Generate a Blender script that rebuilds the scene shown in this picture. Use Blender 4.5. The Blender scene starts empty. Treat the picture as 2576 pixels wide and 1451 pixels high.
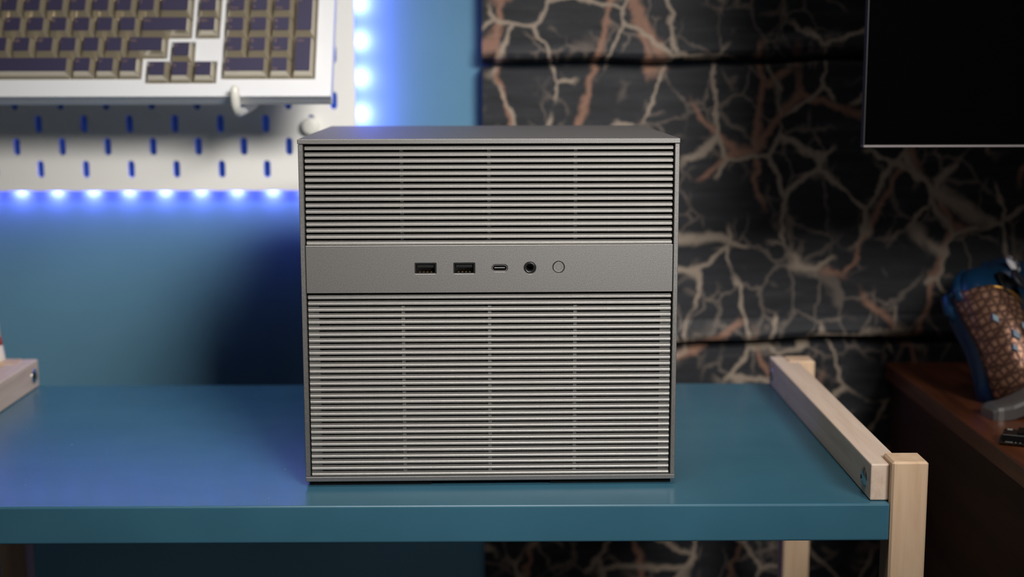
import bpy, bmesh, math, random
from mathutils import Vector, Matrix

random.seed(7)
scene = bpy.context.scene
COL = scene.collection
PI = math.pi
T = 0.75            # height of the table top above the floor; everything below is built from the table top up


def lin(r, g, b):
    def f(c):
        c /= 255.0
        return c / 12.92 if c <= 0.04045 else ((c + 0.055) / 1.055) ** 2.4
    return (f(r), f(g), f(b), 1.0)


# ------------------------------------------------------------------ camera
CAM = Vector((0.00597, -0.87682, 0.26188 + T))
pitch, yaw, roll = 0.15261, 0.00883, -0.0017
fwd = Vector((math.sin(yaw) * math.cos(pitch), math.cos(yaw) * math.cos(pitch), -math.sin(pitch)))
rgt = Vector((math.cos(yaw), -math.sin(yaw), 0))
upv = rgt.cross(fwd)
r2 = rgt * math.cos(roll) + upv * math.sin(roll)
u2 = -rgt * math.sin(roll) + upv * math.cos(roll)
cd = bpy.data.cameras.new('camera')
cd.sensor_width = 36.0
cd.lens = 50.0
cd.clip_start = 0.02
cd.dof.use_dof = True
cd.dof.focus_distance = 0.888
cd.dof.aperture_fstop = 5.0
cam = bpy.data.objects.new('camera', cd)
cam.matrix_world = Matrix(((r2.x, u2.x, -fwd.x, CAM.x), (r2.y, u2.y, -fwd.y, CAM.y),
                           (r2.z, u2.z, -fwd.z, CAM.z), (0, 0, 0, 1)))
COL.objects.link(cam)
scene.camera = cam

# ------------------------------------------------------------------ world, key light, exposure
w = bpy.data.worlds.new('world')
scene.world = w
w.use_nodes = True
w.node_tree.nodes['Background'].inputs[0].default_value = (0.75, 0.85, 1.0, 1)
w.node_tree.nodes['Background'].inputs[1].default_value = 0.026

ld = bpy.data.lights.new('softbox', 'AREA')
ld.shape = 'RECTANGLE'
ld.size = 0.58
ld.size_y = 0.30
ld.energy = 1.7
ld.spread = math.radians(37)
ld.color = (1.0, 0.965, 0.92)
key = bpy.data.objects.new('softbox', ld)
key.location = (0.52, -1.02, 0.74 + T)
key.rotation_euler = (Vector((0.0, 0.2, 0.16 + T)) - Vector(key.location)).to_track_quat('-Z', 'Y').to_euler()
COL.objects.link(key)

cl = bpy.data.lights.new('ceiling_lamp', 'AREA')
cl.shape = 'DISK'
cl.size = 0.7
cl.energy = 2.6
cl.spread = math.radians(64)
cl.color = (1.0, 0.95, 0.89)
ceil = bpy.data.objects.new('ceiling_lamp', cl)
ceil.location = (-0.05, -0.45, 1.85 + T)
COL.objects.link(ceil)

scene.view_settings.view_transform = 'Standard'
scene.view_settings.look = 'None'
scene.view_settings.exposure = 0.0
scene.view_settings.gamma = 1.0
scene.view_settings.use_curve_mapping = False

# ------------------------------------------------------------------ materials
def mat(name, col, rough=0.5, metal=0.0, spec=0.5, emit=None, estr=0.0, coat=0.0):
    m = bpy.data.materials.new(name)
    m.use_nodes = True
    b = m.node_tree.nodes['Principled BSDF']
    b.inputs['Base Color'].default_value = col
    b.inputs['Roughness'].default_value = rough
    b.inputs['Metallic'].default_value = metal
    b.inputs['Specular IOR Level'].default_value = spec
    b.inputs['Coat Weight'].default_value = coat
    if emit:
        b.inputs['Emission Color'].default_value = emit
        b.inputs['Emission Strength'].default_value = estr
    return m


def N(m, t, **kw):
    n = m.node_tree.nodes.new(t)
    for k, v in kw.items():
        setattr(n, k, v)
    return n


def L(m, a, b):
    m.node_tree.links.new(a, b)


def ramp(m, fac, stops):
    n = N(m, 'ShaderNodeValToRGB')
    e = n.color_ramp.elements
    while len(e) > 1:
        e.remove(e[-1])
    e[0].position, e[0].color = stops[0]
    for p, c in stops[1:]:
        k = e.new(p)
        k.color = c
    L(m, fac, n.inputs[0])
    return n


def coords(m, scale=(1, 1, 1), loc=(0, 0, 0), rot=(0, 0, 0)):
    tc = N(m, 'ShaderNodeTexCoord')
    mp = N(m, 'ShaderNodeMapping')
    mp.inputs['Scale'].default_value = scale
    mp.inputs['Location'].default_value = loc
    mp.inputs['Rotation'].default_value = rot
    L(m, tc.outputs['Object'], mp.inputs['Vector'])
    return mp.outputs[0]


def noise(m, vec, scale, detail=3, rough=0.55, dist=0.0):
    n = N(m, 'ShaderNodeTexNoise')
    n.inputs['Scale'].default_value = scale
    n.inputs['Detail'].default_value = detail
    n.inputs['Roughness'].default_value = rough
    n.inputs['Distortion'].default_value = dist
    L(m, vec, n.inputs['Vector'])
    return n


def mixc(m, fac, a, b):
    n = N(m, 'ShaderNodeMix', data_type='RGBA')
    if hasattr(fac, 'links'):
        L(m, fac, n.inputs[0])
    else:
        n.inputs[0].default_value = fac
    for i, v in ((6, a), (7, b)):
        if hasattr(v, 'links'):
            L(m, v, n.inputs[i])
        else:
            n.inputs[i].default_value = v
    return n.outputs[2]


def mth(m, op, a, b=None, clamp=False):
    n = N(m, 'ShaderNodeMath', operation=op)
    n.use_clamp = clamp
    for i, v in enumerate((a, b)):
        if v is None:
            continue
        if hasattr(v, 'links'):
            L(m, v, n.inputs[i])
        else:
            n.inputs[i].default_value = v
    return n.outputs[0]


def bsdf(m):
    return m.node_tree.nodes['Principled BSDF']


def bump(m, height, strength, dist=0.001):
    b = N(m, 'ShaderNodeBump')
    b.inputs['Strength'].default_value = strength
    b.inputs['Distance'].default_value = dist
    L(m, height, b.inputs['Height'])
    L(m, b.outputs[0], bsdf(m).inputs['Normal'])


def metal_mat(name, c0, c1, rough, metal=0.85):
    m = mat(name, c0, rough, metal)
    v = coords(m)
    n = noise(m, v, 1600, 2, 0.7)
    r = ramp(m, n.outputs['Fac'], [(0.30, c0), (0.72, c1)])
    L(m, r.outputs[0], bsdf(m).inputs['Base Color'])
    bump(m, n.outputs['Fac'], 0.12, 0.0003)
    return m


def wood_mat(name, axis, c0, c1, c2, rough=0.6, gs=1.0, spec=0.35):
    m = mat(name, c1, rough, spec=spec)
    sc = [90 * gs, 90 * gs, 90 * gs]
    sc[axis] = 6 * gs
    v = coords(m, tuple(sc))
    n1 = noise(m, v, 1.0, 5, 0.6, 0.6)
    sc2 = [900, 900, 900]
    sc2[axis] = 40
    v2 = coords(m, tuple(sc2))
    n2 = noise(m, v2, 1.0, 2, 0.6)
    r = ramp(m, n1.outputs['Fac'], [(0.28, c0), (0.5, c1), (0.72, c2)])
    f = mth(m, 'MULTIPLY', n2.outputs['Fac'], 0.35)
    c = mixc(m, f, r.outputs[0], c0)
    L(m, c, bsdf(m).inputs['Base Color'])
    bump(m, n2.outputs['Fac'], 0.15, 0.0004)
    return m


M = {}
M['alu'] = metal_mat('anodised_aluminium', lin(116, 114, 112), lin(147, 145, 143), 0.5, 0.8)
M['alu_slat'] = metal_mat('slat_aluminium', lin(168, 166, 162), lin(190, 187, 183), 0.38, 0.6)
M['chrome'] = mat('polished_steel', lin(205, 200, 195), 0.18, 1.0)
M['black'] = mat('black_plastic', lin(10, 10, 11), 0.5)
M['black_rubber'] = mat('black_rubber', lin(8, 8, 9), 0.8, spec=0.2)
M['dark_inside'] = mat('dark_chassis', lin(12, 12, 12), 0.7, spec=0.2)
M['rib'] = mat('grey_rib', lin(120, 120, 118), 0.5, 0.3)
M['port_black'] = mat('port_plastic', lin(16, 16, 18), 0.4)
M['gold'] = mat('gold_contact', lin(120, 98, 62), 0.35, 1.0)
M['jack'] = mat('jack_plastic', lin(24, 24, 25), 0.35)

# blue lacquer
m = M['lacquer'] = mat('blue_lacquer', lin(59, 105, 125), 0.16, spec=0.5)
v = coords(m)
n = noise(m, v, 14, 3, 0.5)
r = ramp(m, n.outputs['Fac'], [(0.3, lin(56, 101, 121)), (0.7, lin(62, 109, 130))])
L(m, r.outputs[0], bsdf(m).inputs['Base Color'])
n2 = noise(m, v, 260, 2, 0.5)
r2n = ramp(m, n2.outputs['Fac'], [(0.2, (0.255, 0.255, 0.255, 1)), (0.8, (0.275, 0.275, 0.275, 1))])
L(m, r2n.outputs[0], bsdf(m).inputs['Roughness'])
bump(m, n2.outputs['Fac'], 0.006, 0.0003)

# painted wall
m = M['paint'] = mat('teal_wall_paint', lin(98, 146, 160), 0.75, spec=0.25)
v = coords(m)
n = noise(m, v, 9, 3, 0.5)
r = ramp(m, n.outputs['Fac'], [(0.3, lin(86, 129, 150)), (0.7, lin(92, 136, 157))])
L(m, r.outputs[0], bsdf(m).inputs['Base Color'])
n2 = noise(m, v, 500, 3, 0.6)
bump(m, n2.outputs['Fac'], 0.15, 0.0006)

M['wood_y'] = wood_mat('pale_beech_rail', 1, lin(200, 174, 154), lin(222, 199, 180), lin(232, 212, 196))
M['wood_z'] = wood_mat('pale_beech_post', 2, lin(202, 168, 136), lin(222, 190, 158), lin(232, 204, 174))
M['desk'] = wood_mat('walnut_desk', 1, lin(54, 26, 14), lin(96, 52, 30), lin(128, 74, 44), 0.32, 0.5, 0.5)
M['desk_edge'] = wood_mat('walnut_edge', 1, lin(46, 27, 20), lin(64, 38, 27), lin(76, 46, 33), 0.5, 0.5)
M['peg_white'] = mat('white_pegboard', lin(236, 234, 228), 0.5, spec=0.35)
m = M['peg_white']
v = coords(m)
n = noise(m, v, 700, 2, 0.5)
bump(m, n.outputs['Fac'], 0.06, 0.0004)
M['kb_white'] = mat('white_aluminium', lin(232, 233, 236), 0.38, spec=0.5)
M['hook_white'] = mat('white_hook_plastic', lin(232, 230, 220), 0.35)
M['cap_top'] = mat('navy_keycap', lin(56, 51, 80), 0.45)
M['cap_skirt'] = mat('champagne_keycap_side', lin(206, 198, 180), 0.16, 0.65)
M['legend'] = mat('gold_legend', lin(150, 122, 100), 0.5)
M['plate'] = mat('brass_switch_plate', lin(150, 130, 108), 0.4, 0.3)
M['strip'] = mat('led_tape', lin(220, 220, 225), 0.6)
M['led'] = mat('blue_led', lin(120, 150, 255), 0.5, emit=(0.12, 0.2, 1.0, 1), estr=40)
M['screen'] = mat('black_glass', lin(3, 3, 4), 0.06, spec=0.15)
M['mon_edge'] = mat('grey_monitor_edge', lin(140, 134, 134), 0.35, 0.7)
M['mon_back'] = mat('dark_monitor_shell', lin(40, 42, 50), 0.5)
M['foot'] = mat('silver_stand', lin(122, 120, 118), 0.33, 0.6)
M['pcb'] = mat('dark_circuit_board', lin(14, 16, 14), 0.5)
M['sink'] = mat('black_heatsink', lin(14, 14, 15), 0.4, 0.3)
M['print'] = mat('white_print', lin(200, 200, 196), 0.6)
M['floor'] = wood_mat('floor_boards', 1, lin(52, 40, 32), lin(70, 54, 42), lin(84, 66, 52), 0.6, 0.2)
M['cup_white'] = mat('white_card', lin(225, 214, 205), 0.6)
M['cup_red'] = mat('red_band', lin(170, 70, 60), 0.6)

# dark veined cladding
m = M['veins'] = mat('dark_veined_cladding', lin(30, 31, 36), 0.62, spec=0.3)
v = coords(m, (1, 0.02, 1))
na = noise(m, v, 34, 3, 0.6)
sub = N(m, 'ShaderNodeVectorMath', operation='SUBTRACT')
L(m, na.outputs['Color'], sub.inputs[0]); sub.inputs[1].default_value = (0.5, 0.5, 0.5)
scl = N(m, 'ShaderNodeVectorMath', operation='SCALE')
L(m, sub.outputs[0], scl.inputs[0]); scl.inputs['Scale'].default_value = 0.024
add = N(m, 'ShaderNodeVectorMath', operation='ADD')
L(m, v, add.inputs[0]); L(m, scl.outputs[0], add.inputs[1])
dv = add.outputs[0]


def vein(vec, sx, sz, seed, w0, w1, keep0, keep1, nscale):
    mp = N(m, 'ShaderNodeMapping')
    mp.inputs['Scale'].default_value = (sx, 0.0, sz)
    mp.inputs['Location'].default_value = (seed, seed * 0.37, seed * 1.7)
    L(m, vec, mp.inputs['Vector'])
    vo = N(m, 'ShaderNodeTexVoronoi', feature='DISTANCE_TO_EDGE')
    vo.inputs['Scale'].default_value = 1.0
    vo.inputs['Randomness'].default_value = 1.0
    L(m, mp.outputs[0], vo.inputs['Vector'])
    mp2 = N(m, 'ShaderNodeMapping')
    mp2.inputs['Location'].default_value = (seed * 3.1, 0, seed)
    L(m, v, mp2.inputs['Vector'])
    nk = noise(m, mp2.outputs[0], nscale, 2, 0.5)
    keep = ramp(m, nk.outputs['Fac'], [(keep0, (0, 0, 0, 1)), (keep1, (1, 1, 1, 1))])
    nw = noise(m, mp2.outputs[0], 60, 2, 0.5)
    width = mth(m, 'MULTIPLY', nw.outputs['Fac'], w1)
    d = mth(m, 'DIVIDE', vo.outputs['Distance'], mth(m, 'ADD', width, w0))
    inv = mth(m, 'SUBTRACT', 1.35, d, True)
    return mth(m, 'MULTIPLY', inv, keep.outputs[0], True)


cream = vein(dv, 18, 14, 3.3, 0.012, 0.036, 0.43, 0.49, 12)
thin = vein(dv, 33, 25, 7.9, 0.014, 0.050, 0.46, 0.52, 10)
copper = vein(dv, 12, 7.0, 9.1, 0.016, 0.026, 0.43, 0.48, 7)
fine = vein(dv, 46, 40, 5.7, 0.010, 0.10, 0.54, 0.62, 24)
streak = coords(m, (14, 0.1, 120))
ns = noise(m, streak, 1.0, 4, 0.6)
base = ramp(m, ns.outputs['Fac'], [(0.3, lin(22, 24, 28)), (0.55, lin(36, 38, 43)), (0.8, lin(58, 58, 60))])
c = mixc(m, mth(m, 'MULTIPLY', fine, 0.3), base.outputs[0], lin(150, 132, 118))
c = mixc(m, mth(m, 'MULTIPLY', thin, 0.3), c, lin(158, 142, 128))
c = mixc(m, mth(m, 'MULTIPLY', copper, 0.85), c, lin(142, 106, 88))
c = mixc(m, mth(m, 'MULTIPLY', cream, 0.9), c, lin(154, 139, 124))
L(m, c, bsdf(m).inputs['Base Color'])
n3 = noise(m, v, 180, 4, 0.6)
bump(m, n3.outputs['Fac'], 0.3, 0.001)

# controller
m = M['ctrl_blue'] = mat('deep_blue_shell', lin(22, 62, 96), 0.3, 0.35)
m = M['ctrl_scale'] = mat('bronze_scale_grip', lin(150, 108, 84), 0.38, 0.55)
v = coords(m, (170, 170, 170), rot=(0, 0, 0.785))
br = N(m, 'ShaderNodeTexVoronoi', feature='DISTANCE_TO_EDGE')
br.inputs['Randomness'].default_value = 0.25
br.inputs['Scale'].default_value = 1.0
L(m, v, br.inputs['Vector'])
rr = ramp(m, br.outputs['Distance'], [(0.0, lin(74, 50, 44)), (0.22, lin(150, 110, 88)), (0.5, lin(190, 148, 120))])
L(m, rr.outputs[0], bsdf(m).inputs['Base Color'])
bump(m, br.outputs['Distance'], 0.5, 0.001)
M['ctrl_gold'] = mat('gold_trim', lin(176, 132, 64), 0.32, 0.8)
M['ctrl_dark'] = mat('dark_stick', lin(34, 34, 42), 0.5)
M['ctrl_pearl'] = mat('pale_scale', lin(160, 180, 196), 0.35, 0.4)
M['ctrl_white'] = mat('white_button', lin(210, 206, 208), 0.3)
M['rear_stub_blue'] = mat('blue_rear_stub', lin(16, 40, 92), 0.4)


# ------------------------------------------------------------------ builders
def bm_obj(name, bm, material, parent=None, smooth=False):
    bmesh.ops.recalc_face_normals(bm, faces=bm.faces)
    me = bpy.data.meshes.new(name)
    bm.to_mesh(me)
    bm.free()
    if material:
        me.materials.append(material)
    if smooth:
        for p in me.polygons:
            p.use_smooth = True
    return me_obj(name, me, parent)


def me_obj(name, me, parent=None, loc=None):
    o = bpy.data.objects.new(name, me)
    COL.objects.link(o)
    if parent:
        o.parent = parent
    if loc is not None:
        o.location = loc
    return o


def tag(o, label=None, cat=None, group=None, kind=None):
    if label:
        o['label'] = label
    if cat:
        o['category'] = cat
    if group:
        o['group'] = group
    if kind:
        o['kind'] = kind
    return o


def empty(name, loc, rz=0.0):
    o = bpy.data.objects.new(name, None)
    o.empty_display_size = 0.02
    COL.objects.link(o)
    o.location = loc
    o.rotation_euler = (0, 0, rz)
    return o


def box(bm, x0, x1, y0, y1, z0, z1, bev=0.0, seg=1):
    vs = [bm.verts.new((x, y, z)) for x in (x0, x1) for y in (y0, y1) for z in (z0, z1)]
    fs = []
    for idx in ((0, 1, 3, 2), (4, 6, 7, 5), (0, 4, 5, 1), (2, 3, 7, 6), (0, 2, 6, 4), (1, 5, 7, 3)):
        fs.append(bm.faces.new([vs[i] for i in idx]))
    if bev > 0:
        es = list({e for f in fs for e in f.edges})
        bmesh.ops.bevel(bm, geom=es, offset=bev, segments=seg, affect='EDGES', profile=0.5)
    return vs


def boxo(name, x0, x1, y0, y1, z0, z1, material, parent=None, bev=0.0, seg=1):
    bm = bmesh.new()
    box(bm, x0, x1, y0, y1, z0, z1, bev, seg)
    return bm_obj(name, bm, material, parent)


def lathe(bm, prof, cx=0, cz=0, n=32, close=True):
    """profile of (radius, y) turned about the y axis through (cx, cz)"""
    rings = []
    for r, y in prof:
        if r <= 1e-7:
            rings.append([bm.verts.new((cx, y, cz))])
        else:
            rings.append([bm.verts.new((cx + r * math.cos(2 * PI * i / n), y, cz + r * math.sin(2 * PI * i / n))) for i in range(n)])
    for a, b in zip(rings, rings[1:]):
        for i in range(n):
            j = (i + 1) % n
            if len(a) == 1 and len(b) == 1:
                continue
            if len(a) == 1:
                bm.faces.new((a[0], b[i], b[j]))
            elif len(b) == 1:
                bm.faces.new((a[i], a[j], b[0]))
            else:
                bm.faces.new((a[i], a[j], b[j], b[i]))


def lathe_z(bm, prof, cx=0, cy=0, n=32):
    """profile of (radius, z) turned about a vertical axis"""
    rings = []
    for r, z in prof:
        if r <= 1e-7:
            rings.append([bm.verts.new((cx, cy, z))])
        else:
            rings.append([bm.verts.new((cx + r * math.cos(2 * PI * i / n), cy + r * math.sin(2 * PI * i / n), z)) for i in range(n)])
    for a, b in zip(rings, rings[1:]):
        for i in range(n):
            j = (i + 1) % n
            if len(a) == 1:
                bm.faces.new((a[0], b[i], b[j]))
            elif len(b) == 1:
                bm.faces.new((a[i], a[j], b[0]))
            else:
                bm.faces.new((a[i], a[j], b[j], b[i]))


def tube(bm, pts, rad, n=12):
    pts = [Vector(p) for p in pts]
    rings = []
    ref = Vector((1, 0, 0))
    for i, p in enumerate(pts):
        t = (pts[min(i + 1, len(pts) - 1)] - pts[max(i - 1, 0)]).normalized()
        a = ref - t * ref.dot(t)
        if a.length < 1e-4:
            a = Vector((0, 0, 1)) - t * t.z
        a.normalize()
        b = t.cross(a)
        r = rad[i] if isinstance(rad, (list, tuple)) else rad
        rings.append([bm.verts.new(p + a * r * math.cos(2 * PI * k / n) + b * r * math.sin(2 * PI * k / n)) for k in range(n)])
    for a, b in zip(rings, rings[1:]):
        for k in range(n):
            bm.faces.new((a[k], a[(k + 1) % n], b[(k + 1) % n], b[k]))
    bm.faces.new(rings[0][::-1])
    bm.faces.new(rings[-1])


def rr_quads(a, b, r, k=5):
    """rounded rectangle with half sides a, b: four quadrant point lists"""
    q0 = [(a, 0.0)] + [(a - r + r * math.cos(t * PI / 2 / k), b - r + r * math.sin(t * PI / 2 / k)) for t in range(k + 1)] + [(0.0, b)]
    pts = []
    for q in (q0, [(-x, y) for x, y in reversed(q0)], [(-x, -y) for x, y in q0], [(x, -y) for x, y in reversed(q0)]):
        out = [q[0]]
        for p in q[1:]:
            if abs(p[0] - out[-1][0]) + abs(p[1] - out[-1][1]) > 1e-9:
                out.append(p)
        pts.append(out)
    return pts


def rr_loop(a, b, r, k=5):
    out = []
    for q in rr_quads(a, b, r, k):
        out += q[:-1]
    return out


def holed_cell(bm, x0, x1, z0, z1, cx, cz, a, b, r, yf, yb, cham=0.0, k=4):
    """rectangle with a rounded slot cut through it, from yf (front) to yb (back)"""
    def face_layer(y, aa, bb, rr_, flip):
        quads = rr_quads(aa, bb, rr_, k)
        corners = [bm.verts.new((x1, y, z1)), bm.verts.new((x0, y, z1)), bm.verts.new((x0, y, z0)), bm.verts.new((x1, y, z0))]
        loop = []
        lists = []
        for q in quads:
            lv = []
            for i, p in enumerate(q):
                if i == 0 and loop:
                    lv.append(loop[-1])
                    continue
                if q is quads[-1] and i == len(q) - 1:
                    lv.append(loop[0])
                    continue
                vv = bm.verts.new((cx + p[0], y, cz + p[1]))
                loop.append(vv)
                lv.append(vv)
            lists.append(lv)
        for qi, lv in enumerate(lists):
            c_ = corners[qi]
            for p, q in zip(lv, lv[1:]):
                bm.faces.new((c_, p, q))
            bm.faces.new((c_, lv[-1], corners[(qi + 1) % 4]))
        return loop, corners
    lf, cf = face_layer(yf, a + cham, b + cham, r + cham, False)
    lb, cb = face_layer(yb, a, b, r, True)
    if cham > 0:
        mid = [bm.verts.new((cx + p[0], yf + cham, cz + p[1])) for p in rr_loop(a, b, r, k)]
        seq = [lf, mid, lb]
    else:
        seq = [lf, lb]
    for p, q in zip(seq, seq[1:]):
        for i in range(len(p)):
            j = (i + 1) % len(p)
            bm.faces.new((p[i], p[j], q[j], q[i]))
    for i in range(4):
        j = (i + 1) % 4
        bm.faces.new((cf[i], cf[j], cb[j], cb[i]))


def sleeve(bm, cx, cz, outer, inner, y0, y1):
    """hollow rounded-rectangle sleeve; outer / inner = (a, b, r)"""
    lo = rr_loop(*outer)
    li = rr_loop(*inner)
    n = len(lo)
    rings = []
    for lp, y in ((lo, y0), (lo, y1), (li, y1), (li, y0)):
        rings.append([bm.verts.new((cx + p[0], y, cz + p[1])) for p in lp])
    rings.append(rings[0])
    for a, b in zip(rings, rings[1:]):
        for i in range(n):
            j = (i + 1) % n
            bm.faces.new((a[i], a[j], b[j], b[i]))


# ------------------------------------------------------------------ the setting
YW = 0.412          # painted wall
YM = 0.392          # face of the veined cladding
tag(boxo('wall_back', -1.6, 1.8, YW, YW + 0.1, -T, 1.6, M['paint']), 'teal painted wall behind the pegboard', None, None, 'structure')
tag(boxo('floor', -1.6, 1.8, -2.4, YW + 0.1, -T - 0.05, -T, M['floor']), 'dark floor under the table', None, None, 'structure')

wr = empty('wall_right', (-0.0087, YM, 0.0))
tag(wr, 'dark veined plank cladding right of the teal wall', None, None, 'structure')
sl = 0.0195
ph = 0.2545


def plank(zlow, ztop):
    bm = bmesh.new()
    x1 = 1.5
    d = YW - YM - 0.0005
    # profile across the plank: back, flat face, rounded lower lip, groove shadow
    prof = [(d, zlow), (0.011, zlow + 0.0005), (0.0030, zlow + 0.002), (-0.0030, zlow + 0.005), (-0.0044, zlow + 0.009),
            (-0.0030, zlow + 0.016), (0.0, zlow + 0.023), (0.0, ztop - 0.006), (0.002, ztop - 0.0035), (0.0095, ztop - 0.002), (d, ztop - 0.002)]
    n = 60
    rings = []
    for i in range(n + 1):
        x = x1 * i / n
        wob = 0.0012 * math.sin(x * 23 + zlow * 50) + 0.0008 * math.sin(x * 61 + 2)
        ring = []
        for y, z in prof:
            ring.append(bm.verts.new((x, y, z + sl * x + (wob if abs(z - zlow) < 0.02 or abs(z - ztop) < 0.02 else 0))))
        rings.append(ring)
    for a, b in zip(rings, rings[1:]):
        for k in range(len(prof)):
            kk = (k + 1) % len(prof)
            bm.faces.new((a[k], a[kk], b[kk], b[k]))
    bm.faces.new(rings[0])
    bm.faces.new(rings[-1][::-1])
    return bm_obj('plank', bm, M['veins'], wr)


zs = 0.2655
for k in (1, 0, -1, -2, -3, -4):
    if zs + (k - 1) * ph > -T + 0.03:
        plank(zs + (k - 1) * ph, zs + k * ph)
    else:
        plank(-T + 0.003, zs + k * ph)
        break
plank(zs + ph, zs + 2 * ph)

# ------------------------------------------------------------------ blue table with beech frame
tb = empty('side_table', (0, 0, -T))
tag(tb, 'blue lacquered side table with pale beech posts and rails', 'table')
XR0, XR1 = 0.2327, 0.2442
XL0, XL1 = -0.3807, -0.3922
PW = 0.0222
TF, TR = -0.0415, 0.2965


def tpart(name, *a, **k):
    z = T
    x0, x1, y0, y1, z0, z1, mm = a
    return boxo(name, x0, x1, y0, y1, z0 + z, z1 + z, mm, tb, **k)


tpart('tabletop', XL1 + 0.0004, XR1 - 0.0004, TF, TR, -0.0236, 0.0, M['lacquer'], bev=0.0013, seg=3)
for s, xi, xo in ((1, XR0, XR1), (-1, XL0, XL1)):
    x0, x1 = min(xi, xo), max(xi, xo)
    xw = xo + s * 0.0087            # the rail is wider between the posts and notched round them
    loop = [(xi, -0.0362), (xo, -0.0362), (xo, TF + PW), (xw, TF + PW), (xw, TR - PW - 0.003), (xo, TR - PW - 0.003), (xo, TR - 0.002), (xi, TR - 0.002)]
    bm = bmesh.new()
    lo_ = [bm.verts.new((x_, y_, T + 0.0004)) for x_, y_ in loop]
    hi_ = [bm.verts.new((x_, y_, T + 0.0233)) for x_, y_ in loop]
    bm.faces.new(lo_); bm.faces.new(hi_)
    for i in range(8):
        bm.faces.new((lo_[i], lo_[(i + 1) % 8], hi_[(i + 1) % 8], hi_[i]))
    bmesh.ops.recalc_face_normals(bm, faces=bm.faces)
    bmesh.ops.bevel(bm, geom=[e for e in bm.edges], offset=0.0009, segments=2, affect='EDGES', profile=0.5)
    rail = bm_obj('rail', bm, M['wood_y'], tb)
    for by in (-0.021, TR - 0.014):
        # domed bolt head on the inner face
        bm = bmesh.new()
        prof = [(0.0, -0.0019), (0.0022, -0.0018), (0.0045, -0.0013), (0.0062, -0.0005), (0.0064, 0.0)]
        lathe(bm, prof, 0, 0, 28)
        bolt = bm_obj('bolt_head', bm, M['chrome'], rail, True)
        bolt.location = (xi, by, T + 0.0112)
        bolt.rotation_euler = (0, 0, -PI / 2 if s > 0 else PI / 2)
        bm = bmesh.new()
        lathe(bm, [(0.0, -0.00215), (0.0013, -0.00215), (0.0013, -0.001)], 0, 0, 6)
        hx = bm_obj('hex_socket', bm, M['black'], rail)
        hx.location = bolt.location
        hx.rotation_euler = bolt.rotation_euler
    for y0 in (TF - 0.0005, TR - PW - 0.0025):
        px0 = xo if s > 0 else xo - PW
        tpart('post', px0, px0 + PW, y0, y0 + PW, -T + 0.0005, 0.0262 if y0 < 0 else 0.0238, M['wood_z'], bev=0.0013, seg=1)

# ------------------------------------------------------------------ compact computer case
W, D, H, G = 0.2354, 0.208, 0.2165, 0.0035
cs = empty('computer_case', (0, 0, 0), 0.016)
tag(cs, 'small silver computer case with horizontal louvres and a front port panel', 'computer case')
hw = W / 2
boxo('top_plate', -hw, hw, 0, D, G + H - 0.003, G + H, M['alu'], cs, bev=0.00035)
boxo('bottom_plate', -hw + 0.0002, hw - 0.0002, 0, D, G, G + 0.003, M['alu'], cs, bev=0.0003)
for s in (-1, 1):
    x0, x1 = sorted((s * (hw - 0.0003), s * (hw - 0.0032)))
    boxo('side_panel', x0, x1, 0.0003, D, G + 0.0031, G + H - 0.0032, M['alu'], cs, bev=0.0003)
boxo('back_panel', -hw + 0.004, hw - 0.004, D - 0.003, D - 0.0005, G + 0.004, G + H - 0.004, M['dark_inside'], cs)
boxo('inner_panel', -hw + 0.0036, hw - 0.0036, 0.011, 0.0125, G + 0.0032, G + H - 0.0034, M['dark_inside'], cs)
for s in (-1, 1):
    for yy in (0.004, D - 0.018):
        x0, x1 = sorted((s * (hw - 0.0025), s * (hw - 0.08)))
        boxo('foot', x0, x1, yy, yy + 0.012, 0.0002, G - 0.0001, M['black_rubber'], cs, bev=0.0004)

# louvres
pit = 0.003925
sw = hw - 0.0041
bm = bmesh.new()
Y0 = 0.0012
prof = [(Y0 + 0.0056, pit * 0.72), (Y0 + 0.0042, pit * 0.68), (Y0 + 0.0026, pit * 0.61), (Y0 + 0.0013, pit * 0.54), (Y0 + 0.0004, pit * 0.45), (Y0 + 0.0001, pit * 0.39), (Y0, pit * 0.34),
        (Y0 + 0.0004, pit * 0.24), (Y0 + 0.0004, pit * 0.13), (Y0 + 0.0006, pit * 0.07), (Y0 + 0.0030, pit * 0.10), (Y0 + 0.0060, pit * 0.60)]
rings = []
for x, ins in ((-sw, 0.00025), (-sw + 0.0003, 0.0), (sw - 0.0003, 0.0), (sw, 0.00025)):
    rings.append([bm.verts.new((x, y + ins, z)) for y, z in prof])
for a, b in zip(rings, rings[1:]):
    for k in range(len(prof)):
        kk = (k + 1) % len(prof)
        bm.faces.new((a[k], a[kk], b[kk], b[k]))
bm.faces.new(rings[0])
bm.faces.new(rings[-1][::-1])
first = bm_obj('louvre', bm, M['alu_slat'], cs)
slat_me = first.data
PT, PB = 0.15395, 0.1246
lo0 = 0.00665
zlist = [PT + 0.0004 + i * 0.003912 for i in range(16)] + [lo0 + i * 0.003921 for i in range(30)]
for i, z in enumerate(zlist):
    o = first if i == 0 else me_obj('louvre', slat_me, cs)
    o.location = (0, 0, z)
# upright ribs behind the louvres
for x in (-0.0545, -0.0003, 0.0535):
    boxo('louvre_rib', x - 0.0011, x + 0.0011, 0.0042, 0.0068, lo0 + 0.0005, PB - 0.009, M['rib'], cs)
    boxo('louvre_rib', x - 0.0011, x + 0.0011, 0.0058, 0.0078, PT + 0.001, PT + 0.0615, M['rib'], cs)
for x in (-hw + 0.0072, hw - 0.0072):
    boxo('louvre_rib', x - 0.0034, x + 0.0034, 0.0046, 0.0068, lo0 + 0.0005, PB - 0.009, M['rib'], cs)

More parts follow.
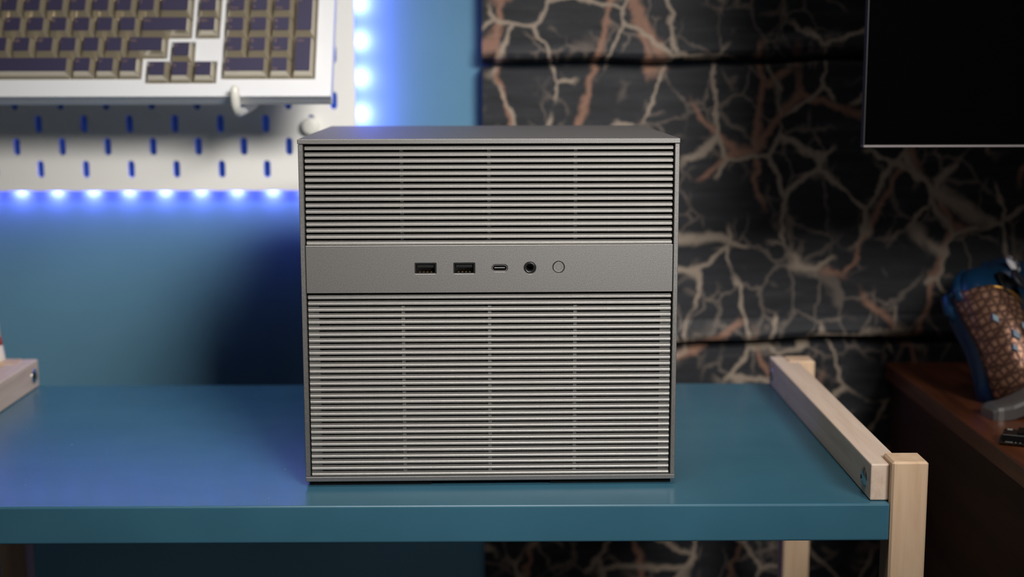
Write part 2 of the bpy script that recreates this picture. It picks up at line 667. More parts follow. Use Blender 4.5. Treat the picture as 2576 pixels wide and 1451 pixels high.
# port panel
bm = bmesh.new()
zc = 0.13977
ports = [(-0.0401, 0.00655, 0.0033, 0.0005), (-0.0160, 0.00655, 0.0033, 0.0005), (0.0061, 0.00485, 0.00215, 0.00214),
         (0.0249, 0.0037, 0.0037, 0.00369), (0.0428, 0.00365, 0.00365, 0.00364)]
xb = [-0.052, -0.028, -0.0045, 0.0155, 0.034, 0.054]
yf, yb = 0.0006, 0.0024
for i, (cx, a, b, r) in enumerate(ports):
    holed_cell(bm, xb[i], xb[i + 1], PB, PT, cx, zc + (0.0004 if i == 4 else 0), a, b, r, yf, yb, 0.0004, 6)
for x0, x1 in ((-sw - 0.0004, xb[0]), (xb[-1], sw + 0.0004)):
    box(bm, x0, x1, yf, yb, PB, PT)
bm.faces.ensure_lookup_table()
pp = bm_obj('port_panel', bm, M['alu'], cs)
# thin bright lip along the top edge of the panel
boxo('panel_lip', -sw - 0.0004, sw + 0.0004, yf - 0.0002, yf + 0.0012, PT - 0.0002, PT + 0.0003, M['alu_slat'], cs, bev=0.0001)
for cx in (-0.0401, -0.0160):
    bm = bmesh.new()
    sleeve(bm, cx, zc, (0.0063, 0.00305, 0.0004), (0.0059, 0.00265, 0.0003), 0.0012, 0.0098)
    us = bm_obj('usb_socket', bm, M['chrome'], pp)
    boxo('socket_back', cx - 0.0059, cx + 0.0059, 0.0094, 0.0098, zc - 0.0027, zc + 0.0027, M['port_black'], us)
    boxo('socket_tongue', cx - 0.0052, cx + 0.0052, 0.0022, 0.0094, zc + 0.0003, zc + 0.0021, M['port_black'], us, bev=0.0002)
    for k in range(4):
        xx = cx - 0.0035 + k * 0.00233
        boxo('contact', xx - 0.0005, xx + 0.0005, 0.0026, 0.009, zc - 0.0026, zc - 0.0022, M['gold'], us)
cx = 0.0061
bm = bmesh.new()
sleeve(bm, cx, zc, (0.00465, 0.00195, 0.00194), (0.0043, 0.0016, 0.00159), 0.0011, 0.0085)
uc = bm_obj('usb_c_socket', bm, M['mon_edge'], pp)
boxo('socket_back', cx - 0.0043, cx + 0.0043, 0.0082, 0.0085, zc - 0.0015, zc + 0.0015, M['port_black'], uc)
boxo('socket_tongue', cx - 0.0033, cx + 0.0033, 0.0018, 0.0082, zc - 0.0003, zc + 0.0004, M['rib'], uc, bev=0.0001)
bm = bmesh.new()
lathe(bm, [(0.0036, 0.0018), (0.0034, 0.0012), (0.0027, 0.0013), (0.0021, 0.0017), (0.0019, 0.0024), (0.0018, 0.009), (0.0, 0.009)], 0.0249, zc, 32)
aj = bm_obj('audio_jack', bm, M['jack'], pp, True)
bm = bmesh.new()
lathe(bm, [(0.00335, 0.003), (0.00335, 0.0008), (0.0031, 0.00055), (0.00205, 0.00058), (0.00195, 0.00085), (0.0018, 0.00085), (0.0017, 0.0006), (0.0, 0.0006)], 0.0428, zc + 0.0004, 40)
pbn = bm_obj('power_button', bm, M['alu'], pp)
bm = bmesh.new()
lathe(bm, [(0.00205, 0.00057), (0.00205, 0.00052), (0.0018, 0.00052), (0.0018, 0.00057)], 0.0428, zc + 0.0004, 40)
bm_obj('button_ring', bm, M['rib'], pbn)

# ------------------------------------------------------------------ pegboard
YP = 0.3853
PX0, PZ0 = -0.3996, 0.1753      # one slot centre of the lowest row
pg = empty('pegboard', (0, YP, 0))
tag(pg, 'white slotted pegboard on the teal wall, lit blue from behind', 'pegboard')
XE = -0.1203
ZB = 0.1562
bm = bmesh.new()
th = 0.005
xl = PX0 - 14 * 0.04 - 0.02
nrow = 16
for j in range(nrow):
    zc_ = PZ0 + j * 0.02
    z0, z1 = zc_ - 0.01, zc_ + 0.01
    if j % 2 == 0:
        xs_ = [PX0 + i * 0.04 for i in range(-14, 7)]
    else:
        xs_ = [PX0 - 0.02 + i * 0.04 for i in range(-13, 8)]
    edge = xl
    for i, cx in enumerate(xs_):
        right = cx + 0.02 if i < len(xs_) - 1 else XE
        holed_cell(bm, edge, right, z0, z1, cx, zc_, 0.0031, 0.0077, 0.00309, 0.0, th, 0.0003, 3)
        edge = right
box(bm, xl, XE, 0, th, ZB, PZ0 - 0.01)
box(bm, xl, XE, 0, th, PZ0 + (nrow - 1) * 0.02 + 0.01, PZ0 + (nrow - 1) * 0.02 + 0.02)
bo = bm_obj('board', bm, M['peg_white'], pg)
# folded rim and wall spacer
bm = bmesh.new()
lathe(bm, [(0.0, -0.0085), (0.0055, -0.0085), (0.0072, -0.0078), (0.0078, -0.0062), (0.0078, -0.002), (0.0068, 0.0), (0.0, 0.0)], 0, 0, 36)
kn = bm_obj('spacer_knob', bm, M['hook_white'], pg, True)
kn.location = (PX0 + 6 * 0.04, -0.0002, PZ0 + 0.04 - 0.002)
boxo('wall_spacer', PX0 + 6 * 0.04 - 0.0024, PX0 + 6 * 0.04 + 0.0024, 0.0, YW - YP - 0.0002, PZ0 + 0.034, PZ0 + 0.042, M['hook_white'], pg)

# ------------------------------------------------------------------ LED tape behind the pegboard
lt = empty('led_tape', (0, YW - 0.0120, 0))
tag(lt, 'blue LED tape stuck along the back edge of the pegboard', 'led strip')
inset = 0.004
boxo('tape', xl, XE - 0.012, 0.0112, 0.0119, ZB + 0.001, ZB + 0.011, M['strip'], lt)
boxo('tape', XE - 0.0135, XE - 0.0035, 0.0112, 0.0119, ZB + 0.001, PZ0 + 0.30, M['strip'], lt)
led_me = None
spots = []
x = -0.199
while x > xl + 0.02:
    spots.append((x, ZB + inset, 0))
    x -= 0.0324
spots += [(-0.199 + 0.0324, ZB + inset, 0), (-0.199 + 0.0648, ZB + inset, 0)]
z = 0.1905
while z < PZ0 + 0.29:
    spots.append((XE - inset, z, 1))
    z += 0.0324
pl = None
for sx, sz, side in spots:
    if led_me is None:
        bm = bmesh.new()
        box(bm, -0.0025, 0.0025, -0.0007, 0.0007, -0.0025, 0.0025, 0.0002)
        f0 = bm_obj('led_chip', bm, M['led'], lt)
        led_me = f0.data
        o = f0
    else:
        o = me_obj('led_chip', led_me, lt)
    dxz = (0.0014, 0.0) if side else (0.0, -0.0010)
    o.location = (sx - (0.0045 if side else 0), 0.0104, sz + (0 if side else 0.002))
    if pl is None:
        pl = bpy.data.lights.new('led_glow', 'AREA')
        pl.energy = 0.030
        pl.color = (0.30, 0.20, 1.0)
        pl.shape = 'SQUARE'
        pl.size = 0.004
        pl2 = pl.copy()
        pl2.energy = 0.055
        pl2.color = (0.31, 0.20, 1.0)
    lo = bpy.data.objects.new('led_glow', pl2 if side else pl)
    COL.objects.link(lo)
    lo.parent = lt
    lo.location = (sx + (0.0042 if side else 0), 0.0020 if side else 0.0055, sz - (0 if side else 0.0042))
    lo.rotation_euler = (PI / 2, 0, -math.radians(30)) if side else (PI / 2 - math.radians(35), 0, 0)    # shines on the wall and outwards


# ------------------------------------------------------------------ keyboard hung on the pegboard
P = 0.01905 * 0.97
tilt = math.radians(28.76)
kb = empty('keyboard', (-0.3843, 0.2982, 0.3100))
kb.rotation_euler = (PI / 2 - tilt, 0, 0)
tag(kb, 'white mechanical keyboard with navy keycaps hung on the pegboard', 'keyboard')
ZBZ = -0.0062       # bezel face
KX1 = 12.97 * P + 0.0165
KX0 = -7.5 * P - 0.011
KY0 = -3 * P - 0.0195
KY1 = 3.25 * P + 0.0235
cellx = lambda u: u * P + 0.0027
rowy = lambda r: -r * P - 0.0035            # lower edge of a key row
mg = 0.0008
wells = []


def well(ul, ur, rbot, rtop):
    wells.append((cellx(ul) - mg, cellx(ur) + mg, rowy(rbot) - mg, rowy(rtop) + P + mg))


well(-7.5, 7.5, 1, -2.25)
well(-7.5, 6.5, 2, 1)
well(-7.5, 5.46, 3, 2)
well(7.72, 8.72, 1, -2.25)
well(8.97, 12.97, 3, -2.25)
well(6.7, 7.7, 2.25, 2.25)
well(5.7, 8.7, 3.2, 3.2)
xs_ = sorted({KX0, KX1} | {a for q in wells for a in q[:2]})
ys_ = sorted({KY0, KY1} | {a for q in wells for a in q[2:]})
bm = bmesh.new()
for x0, x1 in zip(xs_, xs_[1:]):
    run = None
    for y0, y1 in zip(ys_, ys_[1:]):
        mx, my = (x0 + x1) / 2, (y0 + y1) / 2
        if any(q[0] < mx < q[1] and q[2] < my < q[3] for q in wells):
            continue
        box(bm, x0, x1, y0, y1, -0.0135, ZBZ)
bmesh.ops.remove_doubles(bm, verts=bm.verts, dist=1e-6)
bm_obj('bezel', bm, M['kb_white'], kb)
boxo('bottom_case', KX0, KX1, KY0, KY1, -0.0215, -0.0136, M['kb_white'], kb, bev=0.001)
boxo('switch_plate', KX0 + 0.004, KX1 - 0.004, KY0 + 0.006, KY1 - 0.006, -0.0136, -0.0122, M['plate'], kb)

cap_cache = {}


def cap_meshes(wu, hu):
    if (wu, hu) in cap_cache:
        return cap_cache[(wu, hu)]
    ww, hh = wu * P, hu * P
    bx0, bx1, by0, by1 = 0.0003, ww - 0.0003, 0.0003, hh - 0.0003
    tx0, tx1, ty0, ty1 = 0.0030, ww - 0.0030, 0.0036, hh - 0.0026
    bm = bmesh.new()
    lv = []
    for (x0, x1, y0, y1, z) in ((bx0, bx1, by0, by1, -0.0105), (bx0, bx1, by0, by1, -0.0095), (tx0, tx1, ty0, ty1, -0.0006)):
        lv.append([bm.verts.new(p) for p in ((x0, y0, z), (x1, y0, z), (x1, y1, z), (x0, y1, z))])
    for a, b in zip(lv, lv[1:]):
        for i in range(4):
            bm.faces.new((a[i], a[(i + 1) % 4], b[(i + 1) % 4], b[i]))
    bm.faces.new(lv[-1])
    bm.faces.new(lv[0][::-1])
    es = [e for e in bm.edges if abs(e.verts[0].co.z - e.verts[1].co.z) > 0.002]
    bmesh.ops.bevel(bm, geom=es, offset=0.0011, segments=2, affect='EDGES', profile=0.5)
    bmesh.ops.recalc_face_normals(bm, faces=bm.faces)
    sk = bpy.data.meshes.new('keycap'); bm.to_mesh(sk); bm.free(); sk.materials.append(M['cap_skirt'])
    bm = bmesh.new()
    box(bm, tx0 + 0.0001, tx1 - 0.0001, ty0 + 0.0001, ty1 - 0.0001, -0.0014, 0.0, 0.0005)
    bmesh.ops.recalc_face_normals(bm, faces=bm.faces)
    tp = bpy.data.meshes.new('cap_top'); bm.to_mesh(tp); bm.free(); tp.materials.append(M['cap_top'])
    cap_cache[(wu, hu)] = (sk, tp)
    return cap_cache[(wu, hu)]


leg_cache = {}


def legend_mesh(txt):
    if txt not in leg_cache:
        cu = bpy.data.curves.new('legend', 'FONT')
        cu.body = txt
        cu.size = 0.0042 if len(txt) == 1 else 0.0026
        cu.extrude = 0.00005
        cu.resolution_u = 2
        o = bpy.data.objects.new('legend', cu)
        COL.objects.link(o)
        bpy.context.view_layer.update()
        me = bpy.data.meshes.new_from_object(o)
        bpy.data.objects.remove(o)
        me.materials.clear()
        me.materials.append(M['legend'])
        leg_cache[txt] = me
    return leg_cache[txt]


def keycap(u_right, r, wu=1.0, hu=1.0, txt=None, sub=None):
    sk, tp = cap_meshes(wu, hu)
    k = me_obj('keycap', sk, kb, (cellx(u_right) - wu * P, rowy(r), 0))
    me_obj('cap_top', tp, k)
    if txt:
        y = hu * P - (0.0074 if len(txt) == 1 else 0.0068)
        me_obj('legend', legend_mesh(txt), k, (0.0042, y, 0.0001))
    if sub:
        me_obj('legend', legend_mesh(sub), k, (0.0042, 0.0048, 0.0001))


for i, c_ in enumerate('TYUIOP[]'):
    keycap(i - 1, 0, txt=c_)
keycap(7.5, 0, 1.5, txt='\\')
for i, c_ in enumerate('REWQ'):
    keycap(-2 - i, 0, txt=c_)
keycap(-6, 0, 1.5)
for i, c_ in enumerate("GHJKL;'"):
    keycap(i - 0.75, 1, txt=c_)
keycap(7.5, 1, 2.25, txt='Enter')
for i, c_ in enumerate('FDSA'):
    keycap(-1.75 - i, 1, txt=c_)
keycap(-5.75, 1, 1.75)
for i, c_ in enumerate('VBNM,./'):
    keycap(i - 1.25, 2, txt=c_)
keycap(6.5, 2, 1.75, txt='Shift')
for i, c_ in enumerate('CXZ'):
    keycap(-2.25 - i, 2, txt=c_)
keycap(-5.25, 2, 2.25)
for i, c_ in enumerate(('Alt', 'Fn', 'Ctrl')):
    keycap(3.46 + i, 3, txt=c_)
keycap(2.46, 3, 6.25)
for i in range(3):
    keycap(-3.79 - 1.25 * i, 3, 1.23)
for i in range(13):
    keycap(-6.5 + i, -1)
keycap(7.5, -1, 2.0)
for i in range(13):
    keycap(-6.5 + i * 1.16, -2.25)
for r in (1, 0, -1, -2.25):
    keycap(8.72, r, txt={1: 'PgDn', 0: 'PgUp'}.get(r))
keycap(7.7, 2.25, txt='^')
for i, c_ in enumerate('<v>'):
    keycap(6.7 + i, 3.2, txt=c_)
for r, t in ((0, '789'), (1, '456'), (2, '123')):
    for i in range(3):
        keycap(9.97 + i, r, txt=t[i], sub={'7': 'Home', '9': 'PgUp', '1': 'End', '3': 'PgDn', '4': '<', '6': '>', '8': '^', '2': 'v'}.get(t[i]))
keycap(10.97, 3, 2.0, txt='0', sub='Ins')
keycap(11.97, 3, txt='.', sub='Del')
keycap(12.97, 1, 1.0, 2.0, txt='+')
keycap(12.97, 3, 1.0, 2.0, txt='Enter')
for i in range(4):
    keycap(9.97 + i, -1)
    keycap(9.97 + i, -2.25)

# hook that carries the keyboard
bm = bmesh.new()
pts = [(0, YP + 0.006, 0.2435), (0, YP - 0.004, 0.2425), (0, YP - 0.016, 0.2385), (0, 0.345, 0.2325), (0, 0.31, 0.2296), (0, 0.282, 0.2287),
           (0, 0.270, 0.2288), (0, 0.2625, 0.2312), (0, 0.2590, 0.2362), (0, 0.2578, 0.2425), (0, 0.2572, 0.2478), (0, 0.2572, 0.2500)]
tube(bm, pts, [0.0026, 0.003, 0.003, 0.0032, 0.0034, 0.0036, 0.0038, 0.0038, 0.0038, 0.0038, 0.0034, 0.0018], 14)
hk = bm_obj('pegboard_hook', bm, M['hook_white'], None, True)
hk.location = (-0.2025, 0, 0)
tag(hk, 'white curved pegboard hook gripping the keyboard below its arrow keys', 'hook')

# ------------------------------------------------------------------ walnut desk on the right
DX = 0.3565
dk = empty('desk', (DX, 0, -T))
tag(dk, 'dark walnut desk at the right edge beside the side table', 'desk')


def dpart(name, x0, x1, y0, y1, z0, z1, mm, bev=0.0008):
    return boxo(name, x0, x1, y0, y1, z0 + T, z1 + T, mm, dk, bev=bev, seg=2)


dpart('desktop', 0, 1.1, -0.45, YM - 0.004, -0.0165, -0.0015, M['desk'], 0.0012)
dpart('side_panel', 0.006, 0.024, -0.43, YM - 0.006, -T + 0.001, -0.0166, M['desk_edge'])
dpart('side_panel', 1.07, 1.088, -0.43, YM - 0.006, -T + 0.001, -0.0166, M['desk_edge'])
dpart('back_panel', 0.026, 1.068, YM - 0.03, YM - 0.012, -0.45, -0.0166, M['desk_edge'])

# ------------------------------------------------------------------ monitor
YMN = 0.14
MX0, MZ0 = 0.2660, 0.2066
mn = empty('monitor', (0.566, 0.25, -0.0015))
tag(mn, 'black thin-bezel monitor with a grey lower edge at top right', 'monitor')
ox, oy, oz = 0.566, 0.25, -0.0015


def mpart(name, x0, x1, y0, y1, z0, z1, mm, bev=0.0, seg=1):
    return boxo(name, x0 - ox, x1 - ox, y0 - oy, y1 - oy, z0 - oz, z1 - oz, mm, mn, bev, seg)


mpart('screen', MX0 + 0.0006, MX0 + 0.61, YMN, YMN + 0.003, MZ0 + 0.0018, MZ0 + 0.36, M['screen'])
mpart('bezel', MX0, MX0 + 0.6106, YMN - 0.0003, YMN + 0.008, MZ0, MZ0 + 0.0017, M['mon_edge'], 0.0003)
mpart('bezel', MX0, MX0 + 0.0005, YMN - 0.0003, YMN + 0.008, MZ0 + 0.0018, MZ0 + 0.36, M['black'])
mpart('back_shell', MX0 + 0.0006, MX0 + 0.61, YMN + 0.0031, YMN + 0.0085, MZ0 + 0.0018, MZ0 + 0.36, M['mon_back'])
mpart('back_shell', MX0 + 0.12, MX0 + 0.49, YMN + 0.0086, YMN + 0.045, MZ0 + 0.06, MZ0 + 0.27, M['mon_back'], 0.006, 2)
mpart('neck', ox - 0.03, ox + 0.03, 0.21, 0.235, 0.052, 0.36, M['foot'], 0.004, 2)
mpart('neck', ox - 0.04, ox + 0.04, YMN + 0.0455, 0.235, 0.28, 0.36, M['foot'], 0.003, 2)


def stand_leg(ax, ay, bx, by):
    a = Vector((ax, ay, 0)); b = Vector((bx, by, 0))
    t = (b - a).normalized()
    s = Vector((-t.y, t.x, 0))
    bm = bmesh.new()
    rings = []
    L_ = (b - a).length
    for d, hwid, zb, hh in ((0.0, 0.0085, 0.0, 0.0070), (0.003, 0.0108, 0.0, 0.0098), (0.007, 0.0118, 0.0, 0.0108), (0.016, 0.012, 0.0006, 0.0118), (0.026, 0.0122, 0.0035, 0.0150), (0.040, 0.0125, 0.009, 0.0208), (0.10, 0.0135, 0.030, 0.043), (L_, 0.017, 0.055, 0.070)):
        c_ = a + t * d
        sec = []
        for fx, fz in ((-1, 0), (-1, 0.72), (-0.86, 0.93), (-0.6, 1), (0.6, 1), (0.86, 0.93), (1, 0.72), (1, 0)):
            sec.append(bm.verts.new((c_.x + s.x * fx * hwid - ox, c_.y + s.y * fx * hwid - oy, zb + fz * (hh - zb) + 0.0002)))
        rings.append(sec)
    for p, q in zip(rings, rings[1:]):
        for i in range(8):
            j = (i + 1) % 8
            bm.faces.new((p[i], p[j], q[j], q[i]))
    bm.faces.new(rings[0]); bm.faces.new(rings[-1][::-1])
    return bm_obj('stand_leg', bm, M['foot'], mn)


stand_leg(0.3775, 0.1775, 0.566, 0.226)
stand_leg(0.7545, 0.1775, 0.566, 0.226)

# ------------------------------------------------------------------ solid state drive on the desk
sd = empty('solid_state_drive', (0.3590, 0.0995, -0.0015), math.radians(-24))
tag(sd, 'black finned memory module with gold edge contacts on the desk', 'memory module')
boxo('circuit_board', 0.0, 0.080, -0.001, 0.021, 0.0016, 0.0026, M['pcb'], sd)
boxo('support_pad', 0.006, 0.075, 0.001, 0.020, 0.0001, 0.0016, M['sink'], sd)
bm = bmesh.new()
box(bm, 0.0022, 0.077, 0.0022, 0.0206, 0.0027, 0.0076, 0.0004)
hs = bm_obj('heatsink', bm, M['sink'], sd)
for i in range(7):
    y0 = 0.0032 + i * 0.0025
    boxo('fin', 0.012, 0.074, y0, y0 + 0.0013, 0.0076, 0.0096, M['sink'], hs)
boxo('label_mark', 0.0045, 0.0080, 0.0172, 0.0192, 0.00762, 0.0077, M['print'], hs)
for i in range(26):
    if i in (5, 6):
        continue
    boxo('gold_contact', 0.0008 + i * 0.0022, 0.0024 + i * 0.0022, -0.00125, -0.0006, 0.00155, 0.00265, M['gold'], sd)
# tiny white print along the board edge, too small in the photograph to read
for x0, x1 in ((0.0046, 0.0054), (0.0058, 0.0064), (0.0067, 0.0075), (0.0078, 0.0083), (0.0086, 0.0096), (0.0112, 0.0120), (0.0140, 0.0144), (0.0148, 0.0152), (0.0176, 0.0180), (0.0184, 0.0188)):
    boxo('board_print', x0, x1, 0.0004, 0.0014, 0.00261, 0.00266, M['print'], sd)

# ------------------------------------------------------------------ game controller
ca, ct = math.radians(55), math.radians(38)
Xa = Vector((math.cos(ca), math.sin(ca), 0))
Ya = Vector((-math.sin(ca) * math.sin(ct), math.cos(ca) * math.sin(ct), math.cos(ct)))
Za = Xa.cross(Ya)
S = 1.05
gp = empty('game_controller', (0, 0, 0))
guide_local = Vector((0, 0.030, 0.026)) * S
gw = Vector((0.4334, 0.28, 0.1004))
org = gw - (Xa * guide_local.x + Ya * guide_local.y + Za * guide_local.z)
gp.matrix_world = Matrix(((Xa.x, Ya.x, Za.x, org.x), (Xa.y, Ya.y, Za.y, org.y), (Xa.z, Ya.z, Za.z, org.z), (0, 0, 0, 1)))
tag(gp, 'blue and bronze game controller with scaled grips standing on the desk', 'game controller')
half = [(0, 0.046), (0.018, 0.046), (0.034, 0.048), (0.050, 0.044), (0.060, 0.034), (0.066, 0.018), (0.071, 0.000), (0.0755, -0.020),
        (0.077, -0.040), (0.072, -0.053), (0.063, -0.054), (0.054, -0.046), (0.046, -0.033), (0.037, -0.022), (0.024, -0.018), (0, -0.018)]
outline = [(x, y) for x, y in half] + [(-x, y) for x, y in reversed(half[1:-1])]
# denser outline
dense = []
nO = len(outline)
for i in range(nO):
    p0, p1, p2, p3 = (outline[(i + k) % nO] for k in (-1, 0, 1, 2))
    for t in [k_ / 8 for k_ in range(8)]:
        q = []
        for a_ in (0, 1):
            q.append(0.5 * ((2 * p1[a_]) + (-p0[a_] + p2[a_]) * t + (2 * p0[a_] - 5 * p1[a_] + 4 * p2[a_] - p3[a_]) * t * t + (-p0[a_] + 3 * p1[a_] - 3 * p2[a_] + p3[a_]) * t ** 3))
        dense.append(tuple(q))
spine = [(-0.062, -0.036), (-0.054, -0.012), (-0.044, 0.014), (-0.02, 0.02), (0.02, 0.02), (0.044, 0.014), (0.054, -0.012), (0.062, -0.036)]


def nearest(p):
    best = None
    for a_, b_ in zip(spine, spine[1:]):
        ax, ay = a_; bx, by = b_
        t = max(0, min(1, ((p[0] - ax) * (bx - ax) + (p[1] - ay) * (by - ay)) / ((bx - ax) ** 2 + (by - ay) ** 2)))
        q = (ax + t * (bx - ax), ay + t * (by - ay))
        d_ = (q[0] - p[0]) ** 2 + (q[1] - p[1]) ** 2
        if best is None or d_ < best[0]:
            best = (d_, q)
    return best[1]


def shell_z(y, s_, front):
    k = math.sin(s_ * PI / 2) ** (0.48 if front else 0.8)
    drop = -0.012 * max(0, min(1, (-y - 0.005) / 0.045)) ** 1.3      # grips bend backwards
    return drop + (0.024 * k if front else -0.031 * k)


def controller_shell(sel=None, off=0.0, fronts=(True, False)):
    bm = bmesh.new()
    near = [nearest(p) for p in dense]
    steps = [0, 0.02, 0.06, 0.11, 0.17, 0.24, 0.32, 0.4, 0.48, 0.56, 0.64, 0.72, 0.8, 0.88, 0.95, 1.0]
    grid = {}

    def vert(i, k, fr):
        key_ = (i, k, fr if 0 < k else True)
        if key_ not in grid:
            s_ = steps[k]
            e = 1 - (1 - s_) ** 1.0
            p, q = dense[i], near[i]
            d = Vector((p[0] - q[0], p[1] - q[1], 0))
            dl = d.normalized() if d.length > 1e-6 else Vector((0, 0, 0))
            x_ = q[0] + (p[0] - q[0]) * (1 - s_) + dl.x * off * (1 - s_)
            y_ = q[1] + (p[1] - q[1]) * (1 - s_) + dl.y * off * (1 - s_)
            z_ = shell_z(y_, s_, fr) + (off if fr else -off) * math.sin(s_ * PI / 2)
            grid[key_] = bm.verts.new((x_ * S, y_ * S, z_ * S))
        return grid[key_]
    n_ = len(dense)
    for fr in fronts:
        for k in range(len(steps) - 1):
            for i in range(n_):
                j = (i + 1) % n_
                if sel and not sel(dense[i][0] * (1 - steps[k]) + near[i][0] * steps[k], dense[i][1] * (1 - steps[k]) + near[i][1] * steps[k], steps[k], fr):
                    continue
                vs = [vert(i, k, fr), vert(j, k, fr), vert(j, k + 1, fr), vert(i, k + 1, fr)]
                if len(set(vs)) < 3:
                    continue
                try:
                    bm.faces.new(vs)
                except ValueError:
                    pass
    bmesh.ops.remove_doubles(bm, verts=bm.verts, dist=1e-5)
    return bm


bm_obj('body', controller_shell(), M['ctrl_blue'], gp, True)


def grip_sel(sign):
    def f(x_, y_, s_, fr):
        if x_ * sign < 0.02:
            return False
        ax = abs(x_)
        return (y_ < 0.031 - (0.060 - ax) * 1.30 and y_ < 0.034) if fr else (s_ < 0.22 and y_ < 0.034)
    return f


for sg in (-1, 1):
    g_ = controller_shell(grip_sel(sg), 0.0009)
    go = bm_obj('grip', g_, M['ctrl_scale'], gp, True)
    md = go.modifiers.new('solid', 'SOLIDIFY')
    md.thickness = 0.001
    md.offset = -1


def on_face(x_, y_, lift=0.0):
    """a point on the front of the shell at local x, y"""
    q = nearest((x_, y_))
    best = min(range(len(dense)), key=lambda i: min(((dense[i][0] * (1 - s_) + nearest(dense[i])[0] * s_ - x_) ** 2 + (dense[i][1] * (1 - s_) + nearest(dense[i])[1] * s_ - y_) ** 2) for s_ in (0.3, 0.6, 0.9)))
    p = dense[best]
    full = math.dist(p, nearest(p)) or 1e-6
    s_ = max(0.0, min(1.0, 1 - math.dist((x_, y_), q) / full))
    return Vector((x_, y_, shell_z(y_, s_, True) + lift)) * S


def disc(name, x_, y_, prof, mm, parent=gp, z0=None, n=28):
    bm = bmesh.new()
    lathe_z(bm, [(r * S, z * S) for r, z in prof], 0, 0, n)
    o = bm_obj(name, bm, mm, parent, True)
    p = on_face(x_, y_)
    if z0 is not None:
        p.z = z0 * S
    o.location = p
    return o


for (sx, sy) in ((-0.040, 0.020), (0.020, -0.006)):
    well_ = disc('stick_well', sx, sy, [(0.0, 0.0002), (0.0095, 0.0002), (0.0125, 0.0014), (0.0135, 0.0004)], M['black'], z0=0.0232)
    disc('thumbstick', sx, sy, [(0.0045, 0.0), (0.0042, 0.007), (0.0078, 0.008), (0.0088, 0.0092), (0.0086, 0.0108), (0.0062, 0.0112), (0.005, 0.0102), (0.0, 0.0102)], M['ctrl_dark'], z0=0.0232)
gb = disc('guide_button', 0.0, 0.034, [(0.0072, -0.001), (0.0072, 0.001), (0.0062, 0.0019), (0.0, 0.0022)], M['ctrl_white'], z0=0.0238)
for sg in (-1, 1):
    bm = bmesh.new()
    pts = [Vector((sg * 0.0050 * (1 - 2 * t) if False else sg * (0.0052 - 0.0104 * t) * (0.35 + 0.65 * abs(1 - 2 * t)), 0.0058 - 0.0116 * t, 0.0021)) * S for t in [i / 8 for i in range(9)]]
    tube(bm, pts, 0.0008 * S, 6)
    bm_obj('emblem_stroke', bm, M['ctrl_dark'], gb, True)
bm = bmesh.new()
box(bm, -0.0115 * S, 0.0115 * S, -0.004 * S, 0.004 * S, 0, 0.0036 * S, 0.0008)
box(bm, -0.004 * S, 0.004 * S, -0.0115 * S, 0.0115 * S, 0, 0.0036 * S, 0.0008)
lathe_z(bm, [(0.0128 * S, -0.001), (0.0124 * S, 0.0016 * S), (0.009 * S, 0.001 * S), (0.0, 0.0006 * S)], 0, 0, 28)
dp = bm_obj('direction_pad', bm, M['ctrl_gold'], gp)
dp.location = Vector((-0.0205, -0.004, 0.0236)) * S
for (bx_, by_) in ((0.04, 0.030), (0.04, 0.010), (0.03, 0.020), (0.05, 0.020)):
    disc('face_button', bx_, by_, [(0.0042, -0.002), (0.0042, 0.002), (0.0032, 0.003), (0.0, 0.0034)], M['ctrl_dark'], z0=0.022)
# gold trim between face and grip
for sg in (-1, 1):
    bm = bmesh.new()
    pts = []
    for t in [i / 14 for i in range(15)]:
        x_ = -0.0575 + 0.0375 * t
        y_ = 0.0278 - 0.0488 * t
        pts.append(on_face(sg * x_, y_, 0.0012))
    tube(bm, pts, 0.0010 * S, 8)
    bm_obj('gold_trim', bm, M['ctrl_gold'], gp, True)
# pearly scales let into the grips
for (x_, y_, sz_) in ((-0.0685, 0.004, 0.0030), (-0.069, -0.014, 0.0034), (-0.062, -0.012, 0.0028), (-0.068, -0.030, 0.0034), (-0.060, -0.036, 0.004), (-0.073, -0.022, 0.0024),
                      (0.0685, -0.004, 0.0030), (0.062, -0.022, 0.0034), (0.068, -0.034, 0.0034)):
    c_ = on_face(x_, y_, 0.0)
    nrm = Vector((math.copysign(0.62, x_), 0, 0.78)).normalized()
    e1 = Vector((0, 1, 0)); e2 = e1.cross(nrm).normalized()
    bm = bmesh.new()
    top_, bot_ = [], []
    for kx, ky in ((0, 1.35), (0.8, 0), (0, -1.35), (-0.8, 0)):
        q = c_ + (e1 * ky + e2 * kx) * sz_ * S
        top_.append(bm.verts.new(q + nrm * 0.0034 * S)); bot_.append(bm.verts.new(q - nrm * 0.002 * S))
    bm.faces.new(top_); bm.faces.new(bot_[::-1])
    for i in range(4):
        bm.faces.new((top_[i], top_[(i + 1) % 4], bot_[(i + 1) % 4], bot_[i]))
    bm_obj('pale_scale', bm, M['ctrl_pearl'], gp)
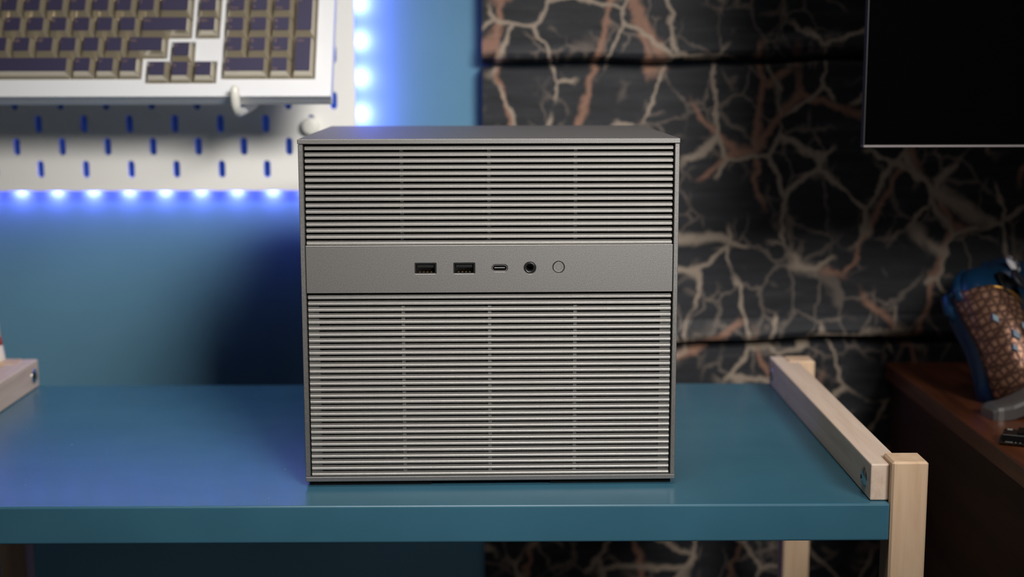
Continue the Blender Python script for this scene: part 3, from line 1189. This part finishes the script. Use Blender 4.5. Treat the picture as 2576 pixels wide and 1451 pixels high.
# bumpers and triggers
for sg in (-1, 1):
    bm = bmesh.new()
    pts = [Vector((sg * x_, y_, z_)) * S for x_, y_, z_ in ((0.012, 0.0445, -0.003), (0.03, 0.0462, -0.004), (0.046, 0.0425, -0.005), (0.054, 0.037, -0.006), (0.060, 0.029, -0.007))]
    tube(bm, pts, [0.003 * S, 0.0045 * S, 0.0050 * S, 0.0046 * S, 0.003 * S], 16)
    bm_obj('bumper', bm, M['ctrl_blue'], gp, True)
    bm = bmesh.new()
    pts = [Vector((sg * x_, y_, z_)) * S for x_, y_, z_ in ((0.034, 0.032, -0.010), (0.039, 0.035, -0.014), (0.044, 0.033, -0.018), (0.049, 0.026, -0.020), (0.053, 0.016, -0.019))]
    tube(bm, pts, [0.009 * S, 0.0098 * S, 0.0095 * S, 0.008 * S, 0.004 * S], 20)
    bm_obj('trigger', bm, M['ctrl_blue'], gp, True)

# small blue stub standing in for a far lower part of the controller
bm = bmesh.new()
tube(bm, [(0.418, 0.302, 0.0002), (0.418, 0.302, 0.0066), (0.424, 0.300, 0.022), (0.428, 0.292, 0.036)], [0.0105, 0.0095, 0.007, 0.006], 16)
bm.transform(gp.matrix_world.inverted())
bm_obj('rear_stub', bm, M['rear_stub_blue'], gp, True)

# ------------------------------------------------------------------ small white tapered ornament at the left edge
cp = empty('tapered_ornament', (-0.4120, 0.2835, 0.0240))
tag(cp, 'small white tapered ornament with a reddish band on the left rear post', 'ornament')
for nm, prof, mm in (('base', [(0.0, 0.0), (0.0080, 0.0), (0.0080, 0.0012), (0.0062, 0.0135), (0.0, 0.0135)], 'cup_white'),
                     ('red_band', [(0.0, 0.0136), (0.0063, 0.0136), (0.0052, 0.0205), (0.0, 0.0205)], 'cup_red'),
                     ('tip', [(0.0, 0.0206), (0.0052, 0.0206), (0.0036, 0.034), (0.0022, 0.036), (0.0, 0.0365)], 'cup_white')):
    bm = bmesh.new()
    lathe_z(bm, prof, 0, 0, 32)
    bm_obj(nm, bm, M[mm], cp, True)

# ------------------------------------------------------------------ lift everything to table height
for o in list(scene.objects):
    if o.parent is None and o.type in {'MESH', 'EMPTY'}:
        if o is gp:
            o.matrix_world = Matrix.Translation((0, 0, T)) @ o.matrix_world
        else:
            o.location.z += T
